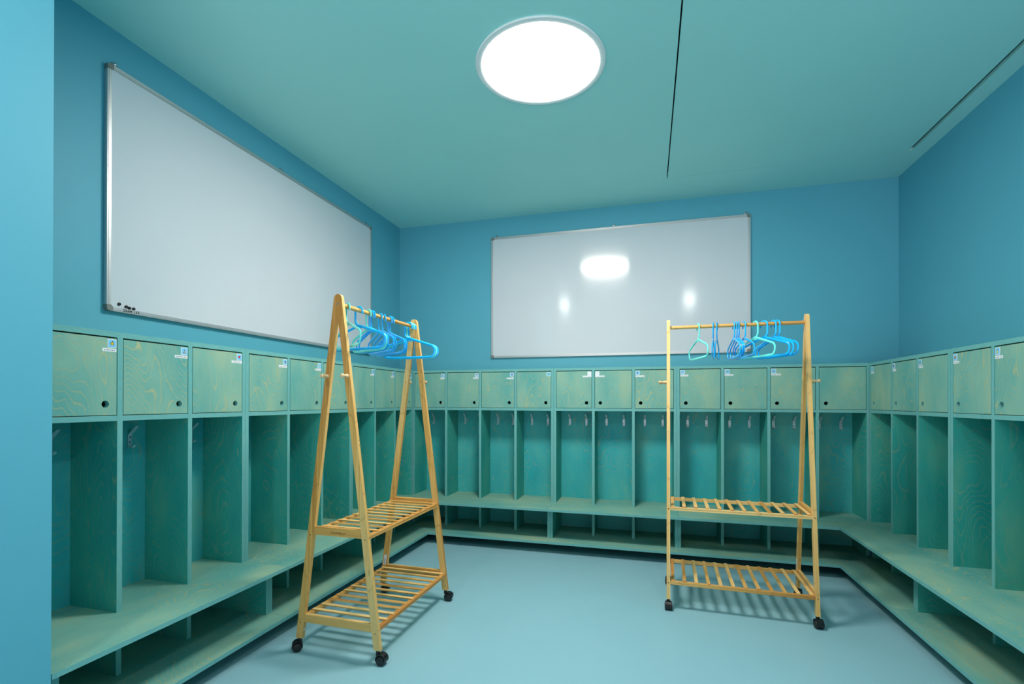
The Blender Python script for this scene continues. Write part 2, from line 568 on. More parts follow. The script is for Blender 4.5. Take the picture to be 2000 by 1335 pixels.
MOTIF = {
    'bell': [('c_dark', [(-.62, -.05), (-.3, .2), (-.2, .45), (.05, .72), (.3, .5), (.42, .1), (.4, -.5), (.1, -.42), (-.2, -.45)]),
             ('c_yellow', [(-.42, -.12), (-.18, .22), (-.05, .4), (.2, .4), (.32, .05), (.22, -.36), (-.12, -.36)])],
    'boat': [('c_navy', [(-.05, .7), (.12, .62), (.02, -.1), (-.12, -.1)]), ('c_navy', [(-.3, -.12), (.0, .5), (.45, -.12)]),
             ('c_cream', [(.02, .3), (.16, .1), (.02, .05)]), ('c_cream', [(-.5, -.16), (.55, -.08), (.5, -.3), (-.45, -.34)]),
             ('c_brown', [(-.62, -.3), (.5, -.3), (.35, -.55), (-.3, -.55)])],
    'heart': [('c_red', circ(-.22, .2, .3, .28)), ('c_red', circ(.22, .2, .3, .28)), ('c_red', [(-.5, .1), (.5, .1), (0, -.55)])],
    'hedgehog': [('c_brown', circ(.05, 0, .42, .52)), ('c_dark', circ(.0, .1, .2, .3)), ('c_cream', circ(-.18, -.3, .16, .18))],
    'sun': [('c_yellow', circ(0, 0, .3, .4)), ('c_lime', [(-.45, 0), (0, .08), (.45, 0), (0, -.08)]), ('c_yellow', [(0, .6), (.1, 0), (0, -.6), (-.1, 0)])],
    'cat': [('c_dark', circ(0, -.15, .32, .45)), ('c_brown', circ(0, .35, .2, .22)), ('c_dark', [(-.2, .4), (-.15, .68), (-.02, .5)])],
    'apple': [('c_red', circ(.05, -.1, .4, .42)), ('c_dark', [(-.3, .3), (.1, .62), (.2, .3)]), ('c_navy', circ(-.3, .1, .12, .2))],
    'teapot': [('c_navy', circ(0, 0, .3, .4)), ('c_grey', circ(.1, .3, .2, .2))],
    'elephant': [('c_grey', circ(-.1, .05, .4, .35)), ('c_cream', circ(.15, .05, .3, .24)), ('c_grey', [(-.4, 0), (-.2, -.5), (-.05, -.1)])],
    'house': [('c_cream', [(-.38, -.55), (.38, -.55), (.38, .1), (-.38, .1)]), ('c_red', [(-.55, .08), (.0, .62), (.55, .08)]),
              ('c_brown', [(-.1, -.55), (.1, -.55), (.1, -.1), (-.1, -.1)])],
    'rooster': [('c_brown', circ(.1, -.05, .4, .34)), ('c_red', circ(-.25, .3, .2, .2)), ('c_dark', [(-.5, .35), (-.1, .62), (-.1, .3)]), ('c_red', [(.2, .1), (.55, .3), (.45, -.2)])],
    'tree': [('c_brown', [(-.1, -.62), (.1, -.62), (.07, 0), (-.07, 0)]), ('c_green', circ(0, .15, .5, .42)), ('c_lime', circ(-.1, .25, .25, .18))],
    'faded': [('c_pink', [(-.3, -.4), (.2, .4), (.3, .3), (-.1, -.4)])],
    'faint': [('c_pink', circ(0, 0, .3, .3))],
    'bird': [('c_brown', circ(-.1, .05, .34, .42)), ('c_navy', [(.1, .0), (.55, .6), (.6, .3)]), ('c_grey', circ(.1, -.4, .25, .15))],
    'cart': [('c_brown', [(-.5, -.1), (.5, -.1), (.4, .25), (-.4, .25)]), ('c_cream', circ(0, -.2, .4, .22)), ('c_dark', circ(-.2, .3, .2, .12))],
    'fish': [('c_green', circ(-.05, 0, .45, .32)), ('c_yellow', circ(-.15, 0, .25, .22)), ('c_dark', [(.3, 0), (.6, .3), (.6, -.3)])],
    'dog': [('c_brown', circ(-.25, .2, .3, .26)), ('c_cream', circ(.05, .0, .28, .22)), ('c_dark', circ(.25, -.25, .34, .2))],
    'leaf': [('c_green', [(-.1, -.6), (-.3, 0), (.1, .6), (.3, .1)])],
    'ladybird': [('c_red', circ(.1, -.05, .4, .45)), ('c_dark', circ(-.2, .25, .25, .25)), ('c_dark', circ(.2, -.1, .1, .12))],
    'cherry': [('c_green', circ(0, .3, .42, .32)), ('c_red', circ(-.22, -.38, .24, .24)), ('c_red', circ(.24, -.36, .24, .24))],
    'ball': [('c_red', circ(0, 0, .46, .56)), ('c_yellow', [(-.3, .3), (.0, .5), (.1, -.1), (-.2, .0)]), ('c_orange', circ(.1, -.3, .22, .2)), ('c_brown', circ(-.2, -.2, .2, .26))],
    'pear': [('c_yellow', circ(-.05, -.3, .32, .34)), ('c_yellow', [(-.3, -.2), (.0, .42), (.22, .4), (.2, -.2)]), ('c_green', [(-.4, .35), (-.1, .62), (.4, .68), (.1, .34)])],
}
CARD = 0.0305


def picture_card(kind, cx, cz, parent):
    """Card on a door front (door front is y = 0 in its frame, facing -y)."""
    b = MB()
    h = CARD / 2
    b.box(cx - h, cx + h, -0.0006, 0, cz - h, cz + h, axis=1)
    k = h * 0.86
    bg = 2 if kind in ('faded', 'faint') else 1
    y = -0.0008
    b.flat([(cx - k, y, cz - k), (cx + k, y, cz - k), (cx + k, y, cz + k), (cx - k, y, cz + k)], bg)
    for i, (mn, poly) in enumerate(MOTIF[kind]):
        y -= 0.00008
        b.flat([(cx + p[0] * k, y, cz + p[1] * k) for p in poly], CARD_SLOTS.index(mn))
    return obj('picture_card', b, CARD_SLOTS, parent)


def name_tag(x0, x1, cz, parent, seed, text=None, hgt=0.0115, tilt=0.0):
    b = MB()
    b.box(x0, x1, -0.0005, 0, cz - hgt / 2, cz + hgt / 2, axis=1)
    r = random.Random(seed)
    if text is None:
        # two short handwritten words, too small to read
        x = x0 + 0.004
        end = x1 - 0.004
        gap = x0 + (x1 - x0) * r.uniform(0.42, 0.6)
        while x < end:
            if abs(x - gap) > 0.0022:
                hh = r.choice([0.0022, 0.0022, 0.0026, 0.0038])
                b.box(x, x + 0.0007, -0.0007, -0.0005, cz - 0.0022, cz - 0.0022 + hh, axis=1, mf=1)
                if r.random() < 0.6:
                    zz = cz - 0.0022 + r.choice([0.0, 0.0019])
                    b.box(x, x + 0.0016, -0.0007, -0.0005, zz, zz + 0.0005, axis=1, mf=1)
            x += r.uniform(0.0014, 0.0021)
    o = obj('name_tag', b, ['paper', 'ink'], parent)
    if text:
        tm = text_mesh(text, 0.0074, 'ink', 0.00005)
        bm = bmesh.new()
        bm.from_mesh(o.data)
        tm.transform(Matrix.Translation(((x0 + x1) / 2, -0.0007, cz)) @ Matrix.Rotation(PI / 2, 4, 'X'))
        for p in tm.polygons:
            p.material_index = 1
        bm.from_mesh(tm)
        bm.to_mesh(o.data)
        bm.free()
        bpy.data.meshes.remove(tm)
    return o


# ------------------------------------------------------------------ coat hook (one mesh shared by all)
def hook_mesh():
    prof = [(0.044, 0.0800, .0045), (0.043, 0.0770, .0065), (0.034, 0.0700, .0075), (0.020, 0.0570, .0076), (0.008, 0.0480, .0077), (0.0030, 0.0440, .0078), (0.0026, 0.0415, .0078),
            (0.0026, 0.0030, .0078), (0.0034, -0.0045, .0078), (0.0075, -0.0105, .0078), (0.0135, -0.0130, .0077), (0.0200, -0.0110, .0076), (0.0255, -0.0045, .0068), (0.0275, 0.0005, .0045)]
    b = MB(77)
    n = len(prof)
    th = 0.0024
    rings = []
    for i, (y, z, w) in enumerate(prof):
        a = prof[max(i - 1, 0)]
        c = prof[min(i + 1, n - 1)]
        t = Vector((c[0] - a[0], c[1] - a[1])).normalized()
        nx, nz = -t[1], t[0]
        k = len(b.v)
        for s, u in ((-1, 0), (1, 0), (1, 1), (-1, 1)):
            b.v.append((s * w, -(y + nx * th * (u - 0.5)), z + nz * th * (u - 0.5)))
        rings.append(k)
    q = [(0, 0)] * 4
    for i in range(n - 1):
        A, B = rings[i], rings[i + 1]
        for j in range(4):
            j2 = (j + 1) % 4
            b.face([A + j, A + j2, B + j2, B + j], q)
    b.face([rings[0] + j for j in range(4)], q)
    b.face([rings[-1] + j for j in range(4)], q)
    b.lathe([(0, 0.0031), (0.0010, 0.0029), (0.0016, 0.0015), (0.0016, 0)], (0.0012, -0.0036, 0.032), (0, -1, 0), 12, 1)
    b.lathe([(0, 0.0031), (0.0010, 0.0029), (0.0016, 0.0015), (0.0016, 0)], (-0.0012, -0.0036, 0.012), (0, -1, 0), 12, 1)
    return b.mesh('coat_hook', ['steel', 'screw'], True)


HOOK = hook_mesh()
DEEP = D - 0.047                        # back panel, measured in from the fronts


def hole_poly(cx, cz, r=0.0128, n=28):
    return [(cz + r * math.sin(2 * PI * i / n), cx + r * math.cos(2 * PI * i / n)) for i in range(n)]


SEED = [100]


def seed():
    SEED[0] += 1
    return SEED[0]


def locker(label, loc, rz, w, doors, n):
    """Row of n cubbies: local x runs along the front, y goes in towards the wall, fronts at y = 0."""
    t = thing('locker_unit', label, 'locker', loc, rz, 'turquoise plywood lockers along the walls')
    z0 = ZB
    zsh0, zsh1 = 1.0160, 1.0352         # board under the doors
    zt0 = ZTOP - TP
    yb = D - 0.003
    pitch = (w - TP) / n
    for i in range(n + 1):
        x = i * pitch
        b = MB(seed())
        b.box(x, x + TP, 0, yb if i in (0, n) else DEEP, z0, zt0, axis=0, grain=2, mf=0, me=1)
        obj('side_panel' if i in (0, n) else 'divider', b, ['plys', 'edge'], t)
    b = MB(seed()); b.box(0, w, 0, yb, zt0, ZTOP, axis=2, grain=0, mf=0, me=1)
    obj('top_panel', b, ['ply', 'edge'], t)
    for i in range(n):
        x0, x1 = i * pitch + TP, (i + 1) * pitch
        b = MB(seed()); b.box(x0, x1, 0.0004, DEEP, zsh0, zsh1, axis=2, grain=0, mf=0, me=1)
        obj('shelf', b, ['ply', 'edge'], t)
    b = MB(seed())
    for i in range(n):
        x0, x1 = i * pitch + TP, (i + 1) * pitch
        b.box(x0 - 0.004, x1 + 0.004, DEEP + 0.0003, DEEP + 0.008, z0, zt0, axis=1, grain=2, mf=0, me=1)
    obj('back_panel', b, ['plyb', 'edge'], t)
    for i, dd in enumerate(doors):
        x0, x1 = i * pitch + TP + 0.0030, (i + 1) * pitch - 0.0030
        za, zb = zsh1 + 0.0026, zt0 - 0.0052
        hinge_left, card, tagw, txt = dd
        hx = (x1 - 0.0385) if hinge_left else (x0 + 0.0385)
        b = MB(seed())
        b.prism([(za, x0), (za, x1), (zb, x1), (zb, x0)], 0.0, 0.018, 1, 2, 0, 1, [hole_poly(hx, za + 0.0390)])
        d = obj('door', b, ['ply', 'edge'], t)
        if card:
            cz = zb - 0.004 - CARD / 2
            cx = (x1 - 0.0012 - CARD / 2) if hinge_left else (x0 + 0.0012 + CARD / 2)
            picture_card(card, cx, cz, d)
        if tagw:
            cz = zb - 0.004 - CARD - (0.0085 if card not in ('faded', 'faint') else 0.0055)
            if card == 'rooster':
                cz -= 0.005
            if hinge_left:
                name_tag(x1 - 0.0010 - tagw, x1 - 0.0010, cz, d, seed(), txt)
            else:
                name_tag(x0 + 0.0010, x0 + 0.0010 + tagw, cz, d, seed(), txt)
    for i in range(n):
        xc = i * pitch + (pitch + TP) / 2
        for s in (-1, 1):
            o = obj('coat_hook', HOOK, None, t)
            o.location = (xc + s * 0.066, DEEP, 0.9045)
    return t


def bench(label, loc, rz, w, seat, supports, feet):
    """Low shoe bench under one locker; SEAT: outline in local x, y."""
    t = thing('shoe_bench', label, 'bench', loc, rz, 'low plywood shoe benches under the lockers')
    b = MB(seed()); b.prism(seat, ZB - 0.0165, ZB, 2, 0, 0, 1)
    obj('seat', b, ['ply', 'edge'], t)
    b = MB(seed()); b.prism(seat, ZL - 0.0165, ZL, 2, 0, 0, 1)
    obj('lower_shelf', b, ['ply', 'edge'], t)
    for (x, yf) in supports:
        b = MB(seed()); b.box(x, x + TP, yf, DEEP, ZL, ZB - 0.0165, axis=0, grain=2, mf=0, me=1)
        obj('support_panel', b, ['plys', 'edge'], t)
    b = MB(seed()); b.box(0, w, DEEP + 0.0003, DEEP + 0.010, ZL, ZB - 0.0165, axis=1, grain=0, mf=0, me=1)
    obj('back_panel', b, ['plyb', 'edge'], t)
    for (x, y) in feet:
        b = MB()
        b.lathe([(0, 0), (0, 0.033), (0.010, 0.035), (0.016, 0.030), (0.018, 0.017), (0.050, 0.017), (0.052, 0.030), (0.0715, 0.034), (0.0715, 0)], (x, y, 0), (0, 0, 1), 24)
        obj('foot', b, ['black'], t, True)
    return t


BF = -(0.5271 - D)                      # bench front in local y
LF = -(0.4223 - D)                      # front of the lower supports
YB = D - 0.004


def sup(w, n, fix=None):
    pitch = (w - TP) / n
    out = []
    for i in range(n + 1):
        out.append((i * pitch, 0.012 if fix == i else (LF if i in (0, n) else 0.002)))
    return out


def feet(w, n3, x0=0.055):
    xs = [x0, w / 2, w - 0.055]
    return [(x, 0.098) for x in xs] + [(x, 0.225) for x in xs]


E1 = 0.0006
# back wall, three units
B = [(0.2705, 1.4505), (1.4517, 2.3383), (2.3395, 3.5235)]
locker('four-door turquoise plywood locker with red-roofed house and green tree cards', (B[0][0], -D, 0), 0, B[0][1] - B[0][0],
       [(1, 'elephant', .038, None), (1, 'house', .046, None), (1, 'rooster', .058, None), (1, 'tree', 0, None)], 4)
locker('three-door turquoise plywood locker with two faded white cards, centred under the back whiteboard', (B[1][0], -D, 0), 0, B[1][1] - B[1][0],
       [(1, 'faded', .066, None), (0, 'faint', .068, None), (0, 'bird', .064, None)], 3)
locker('four-door turquoise plywood locker behind the side-on bamboo rack, its corner door without a card', (B[2][0], -D, 0), 0, B[2][1] - B[2][0],
       [(0, 'cart', .054, None), (0, 'fish', .056, None), (0, 'dog', .060, None), (0, None, 0, None)], 4)
x0 = B[0][0]
bench('plywood shoe bench below the doors with house and green tree cards', (x0, -D, 0), 0, B[0][1] - x0,
      [(0, YB), (0, 0), (D - x0, 0), (0.5271 - x0, BF), (B[0][1] - x0, BF), (B[0][1] - x0, YB)], sup(B[0][1] - x0, 4, 0), feet(B[0][1] - x0, 3, 0.33))
x0 = B[1][0]
w = B[1][1] - x0
bench('plywood shoe bench below the doors with the faded white cards', (x0, -D, 0), 0, w, [(0, YB), (0, BF), (w, BF), (w, YB)], sup(w, 3), feet(w, 3))
x0 = B[2][0]
w = B[2][1] - x0
bench('plywood shoe bench behind the side-on bamboo rack', (x0, -D, 0), 0, w,
      [(0, YB), (0, BF), (W - 0.5271 - x0, BF), (W - D - x0, 0), (w, 0), (w, YB)], sup(w, 4, 4), [(p[0] if p[0] < w - .06 else w - 0.33, p[1]) for p in feet(w, 3)])

# left wall, three units (local x = +Y, local y = -X)
L = [(-2.9375, -2.0545), (-2.0533, -1.1764), (-1.1752, -0.3030)]
locker('three-door turquoise plywood locker with yellow bell, sailboat and red heart cards', (D, L[0][0], 0), PI / 2, L[0][1] - L[0][0],
       [(1, 'bell', .0485, 'Jordán Vilém'), (1, 'boat', .0580, 'Sarah Maxmilian'), (1, 'heart', .0600, 'Sylvestr Jasný')], 3)
locker('three-door turquoise plywood locker with brown animal and yellow sun cards, behind the end-on rack', (D, L[1][0], 0), PI / 2, L[1][1] - L[1][0],
       [(1, 'hedgehog', .0620, None), (1, 'sun', .0520, None), (1, 'cat', .050, None)], 3)
locker('three-door turquoise plywood locker in the dim corner with small dark and red cards', (D, L[2][0], 0), PI / 2, L[2][1] - L[2][0],
       [(1, 'cat', .052, None), (1, 'apple', .052, None), (1, 'teapot', .052, None)], 3)
w = L[0][1] - L[0][0]
bench('plywood shoe bench whose cut end stands by the wall stub', (D, L[0][0], 0), PI / 2, w,
      [(-0.0635, YB), (-0.0635, BF), (w, BF), (w, YB)], sup(w, 3), feet(w, 3))
w = L[1][1] - L[1][0]
bench('plywood shoe bench below the doors with brown animal and yellow sun cards', (D, L[1][0], 0), PI / 2, w, [(0, YB), (0, BF), (w, BF), (w, YB)], sup(w, 3), feet(w, 3))
w = L[2][1] - L[2][0]
y0 = L[2][0]
bench('plywood shoe bench mitred into the corner behind the end-on bamboo rack', (D, y0, 0), PI / 2, w,
      [(0, YB), (0, BF), (-0.5271 - y0 - E1, BF), (-D - y0 - E1, 0), (-D - y0 - E1, YB)], sup(w, 3, 3), [(p[0] if p[0] < w - .06 else w - 0.33, p[1]) for p in feet(w, 3)])

# right wall, two units (local x = -Y, local y = +X)
R = [(-0.2930, -1.1770), (-1.1782, -2.3540)]
w = R[0][0] - R[0][1]
locker('three-door turquoise plywood locker with narrow green, red-black and green-over-red cards', (W - D, R[0][0], 0), -PI / 2, w,
       [(0, 'leaf', .040, None), (0, 'ladybird', .042, None), (0, 'cherry', .044, None)], 3)
y0 = R[0][0]
bench('plywood shoe bench below the doors with green, red-black and green-over-red cards', (W - D, y0, 0), -PI / 2, w,
      [(y0 + D + E1, YB), (y0 + D + E1, 0), (y0 + 0.5271 + E1, BF), (w, BF), (w, YB)], sup(w, 3, 0), [(p[0] if p[0] > .06 else 0.33, p[1]) for p in feet(w, 3)])
w = R[1][0] - R[1][1]
locker('four-door turquoise plywood locker with red-yellow fruit and yellow pear cards, cut by the picture edge', (W - D, R[1][0], 0), -PI / 2, w,
       [(0, 'ball', .046, None), (0, 'pear', .048, None), (0, None, 0, None), (0, None, 0, None)], 4)
bench('plywood shoe bench below the doors with red-yellow fruit and yellow pear cards', (W - D, R[1][0], 0), -PI / 2, w, [(0, YB), (0, BF), (w, BF), (w, YB)], sup(w, 4), feet(w, 3))


# ------------------------------------------------------------------ whiteboards
def whiteboard(label, origin, rz, w, h, screws, size_group='white magnetic boards on the walls'):
    """Local x along the board, y out of the wall is -y, z up; origin at the lower corner on the wall."""
    t = thing('whiteboard', label, 'whiteboard', origin, rz, size_group)
    fw, dp, cp = 0.0165, 0.021, 0.024
    b = MB(seed()); b.box(fw - 0.003, w - fw + 0.003, -0.0165, -0.004, fw - 0.003, h - fw + 0.003, axis=1)
    obj('panel', b, ['board'], t)

    def rail(x0, x1, z0, z1, horiz):
        b = MB(seed())
        b.box(x0, x1, -dp, -0.002, z0, z1, axis=1)
        # raised lip that gives the frame its ribbed profile
        if horiz:
            zm = (z0 + z1) / 2
            b.box(x0, x1, -dp - 0.0016, -dp, zm - 0.0035, zm + 0.0035, axis=1)
            b.box(x0, x1, -dp + 0.0030, -dp + 0.0060, z0 - 0.0012, z0, axis=1)
            b.box(x0, x1, -dp + 0.0100, -dp + 0.0130, z0 - 0.0012, z0, axis=1)
        else:
            xm = (x0 + x1) / 2
            b.box(xm - 0.0035, xm + 0.0035, -dp - 0.0016, -dp, z0, z1, axis=1)
            b.box(x0 - 0.0012, x0, -dp + 0.0030, -dp + 0.0060, z0, z1, axis=1)
        obj('frame_rail', b, ['alu'], t)
    rail(cp, w - cp, 0, fw, True)
    rail(cp, w - cp, h - fw, h, True)
    rail(0, fw, cp, h - cp, False)
    rail(w - fw, w, cp, h - cp, False)
    r = 0.012
    for sx in (0, 1):
        for sz in (0, 1):
            q = [(r + r * math.cos(a), r + r * math.sin(a)) for a in [PI + PI / 2 * i / 6 for i in range(7)]]
            poly = q + [(cp, 0), (cp, fw + 0.001), (fw + 0.001, cp), (0, cp)]
            poly = [(x - 0.0008, z - 0.0008) for x, z in poly]
            poly = [((w - x) if sx else x, (h - z) if sz else z) for x, z in poly]
            b = MB()
            b.prism([(z, x) for x, z in poly], -dp - 0.0022, -0.001, 1)
            obj('corner_cap', b, ['cap'], t)
    for x in screws:
        b = MB()
        b.box(x - 0.008, x + 0.008, -0.008, -0.005, h - 0.002, h + 0.008, axis=1)
        b.lathe([(-0.002, 0.0040), (0.009, 0.0040), (0.009, 0.0085), (0.0130, 0.0080), (0.0160, 0.0050), (0.0168, 0)], (x, 0, h + 0.013), (0, -1, 0), 16, 1)
        b.lathe([(0, 0.0115), (0.0014, 0.0115), (0.0014, 0.003)], (x, -0.008, h + 0.013), (0, -1, 0), 16, 1)
        obj('hanging_bracket', b, ['alu', 'chrome'], t, True)
    return t


whiteboard('aluminium-framed whiteboard on the back wall, mirroring the ceiling lights', (0.8674, 0, 1.4523), 0, 2.0, 1.0144, [0.0465, 1.0146, 1.969])
lb = whiteboard('aluminium-framed whiteboard with black magnets and marker writing at its corner', (0, -2.5038, 1.4595), PI / 2, 2.0, 1.0130, [0.0388, 1.0065, 1.959])

# marker writing on the lower frame rail of the second board
GLYPH = {
    'D': [[(-.2, 1), (.55, 1), (1, .65), (1, .3), (.6, 0), (.15, 0), (.2, 1)]],
    'B': [[(-.1, 1), (.3, 1), (.25, 0), (.8, 0), (1, .3), (.7, .55), (.25, .55)]],
    'H': [[(.05, .95), (.1, 0)], [(.9, 1), (.9, .05)], [(.1, .45), (.9, .55)]],
    'M': [[(.0, 0), (.05, 1), (.5, .4), (.95, 1), (1, 0)]],
    '1': [[(.5, 1), (.5, 0)]],
    '3': [[(.1, 1), (.8, 1), (.4, .55), (.8, .3), (.5, 0), (.1, .1)]],
    '5': [[(.95, 1), (.2, 1), (.25, .55), (.8, .5), (.8, .1), (.15, 0)]],
}
b = MB()
x = 0.0660
for ch in 'DBHM 135':
    if ch == ' ':
        x += 0.006
        continue
    gw = 0.0068 if ch not in '135' else 0.0058
    for st in GLYPH[ch]:
        for (p, q) in zip(st, st[1:]):
            a = Vector((x + p[0] * gw, 0.0045 + p[1] * 0.0082))
            c = Vector((x + q[0] * gw, 0.0045 + q[1] * 0.0082))
            d = (c - a).normalized()
            s = Vector((-d[1], d[0])) * 0.0011
            a2, c2 = a - d * 0.0005, c + d * 0.0005
            b.prism([(a2[1] - s[1], a2[0] - s[0]), (c2[1] - s[1], c2[0] - s[0]), (c2[1] + s[1], c2[0] + s[0]), (a2[1] + s[1], a2[0] + s[0])], -0.0228, -0.0224, 1)
    x += gw + 0.0026
obj('marker_writing', b, ['ink'], lb)

MAG = [(-2.4530, 1.4919, 'round black magnet apart from the other three on the whiteboard'),
       (-2.4239, 1.4862, 'round black magnet topmost of the close trio above the marker writing'),
       (-2.4110, 1.4826, 'round black magnet in the middle of the close trio above the marker writing'),
       (-2.3925, 1.4826, 'round black magnet at the end of the close trio, towards the room corner')]
for y, z, lab in MAG:
    b = MB()
    b.lathe([(0, 0.0062), (0.0045, 0.0062), (0.0060, 0.0054), (0.0062, 0)], (0, 0, 0), (1, 0, 0), 24)
    o = obj('magnet', b, ['black'], None, True)
    o.location = (0.0166, y, z)
    tag(o, lab, 'magnet', 'black magnets on the whiteboard')

# ------------------------------------------------------------------ clothes racks
RL, RB, RHW, RTOP, RRAIL = 0.6847, 0.1924, 0.057, 1.5448, 1.5017
LT, LW, VA = 0.0180, 0.0320, 0.0049


def vc(z):
    return VA + (RB - VA) * (RTOP - z) / (RTOP - RHW)


def caster(parent, u, v, yaw, ofs, lever):
    """Black twin-wheel castor under one leg foot."""
    b = MB()
    R, hw = 0.0225, 0.0165
    cz = 0.0235
    # hood: thick half shell between and over the wheels
    n = 20
    outer = [(ofs[1] + R * math.sin(t), cz + R * math.cos(t)) for t in [math.radians(-112 + 224 * i / n) for i in range(n + 1)]]
    inner = [(ofs[1] + (R - .0028) * math.sin(t), cz + (R - .0028) * math.cos(t)) for t in [math.radians(112 - 224 * i / n) for i in range(n + 1)]]
    b.prism(outer + inner, -hw, hw, 0)
    b.prism([(ofs[1] + .0215 * math.sin(t), cz + .0215 * math.cos(t)) for t in [math.radians(-112 + 224 * i / n) for i in range(n + 1)]], -0.0022, 0.0022, 0)
    b.lathe([(0.036, 0.0085), (0.0565, 0.0085), (0.0570, 0.0)], (0, 0, 0), (0, 0, 1), 16)
    b.box(-0.0085, 0.0085, min(0, ofs[1]), max(0, ofs[1]) + 0.001, 0.036, 0.0445)
    c = obj('caster', b, ['black'], parent, True)
    c.location = (u, v, 0)
    c.rotation_euler = (0, 0, yaw)
    for s in (-1, 1):
        b = MB()
        b.lathe([(0.0030, 0), (0.0030, 0.0170), (0.0040, 0.0195), (0.0150, 0.0195), (0.0180, 0.0180), (0.0190, 0.0150), (0.0192, 0)], (0, ofs[1], 0.0195), (s, 0, 0), 28)
        obj('wheel', b, ['black'], c, True)
    if lever:
        b = MB()
        y = ofs[1] + 0.0205 * (1 if ofs[1] >= 0 else -1)
        sg = 1 if ofs[1] >= 0 else -1
        b.prism([(y - 0.010 * sg, 0.0360), (y + 0.006 * sg, 0.0400), (y + 0.0065 * sg, 0.0430), (y + 0.0015 * sg, 0.0435), (y - 0.010 * sg, 0.0395)], -0.0045, 0.0045, 0)
        obj('brake_lever', b, ['black'], c)
    return c


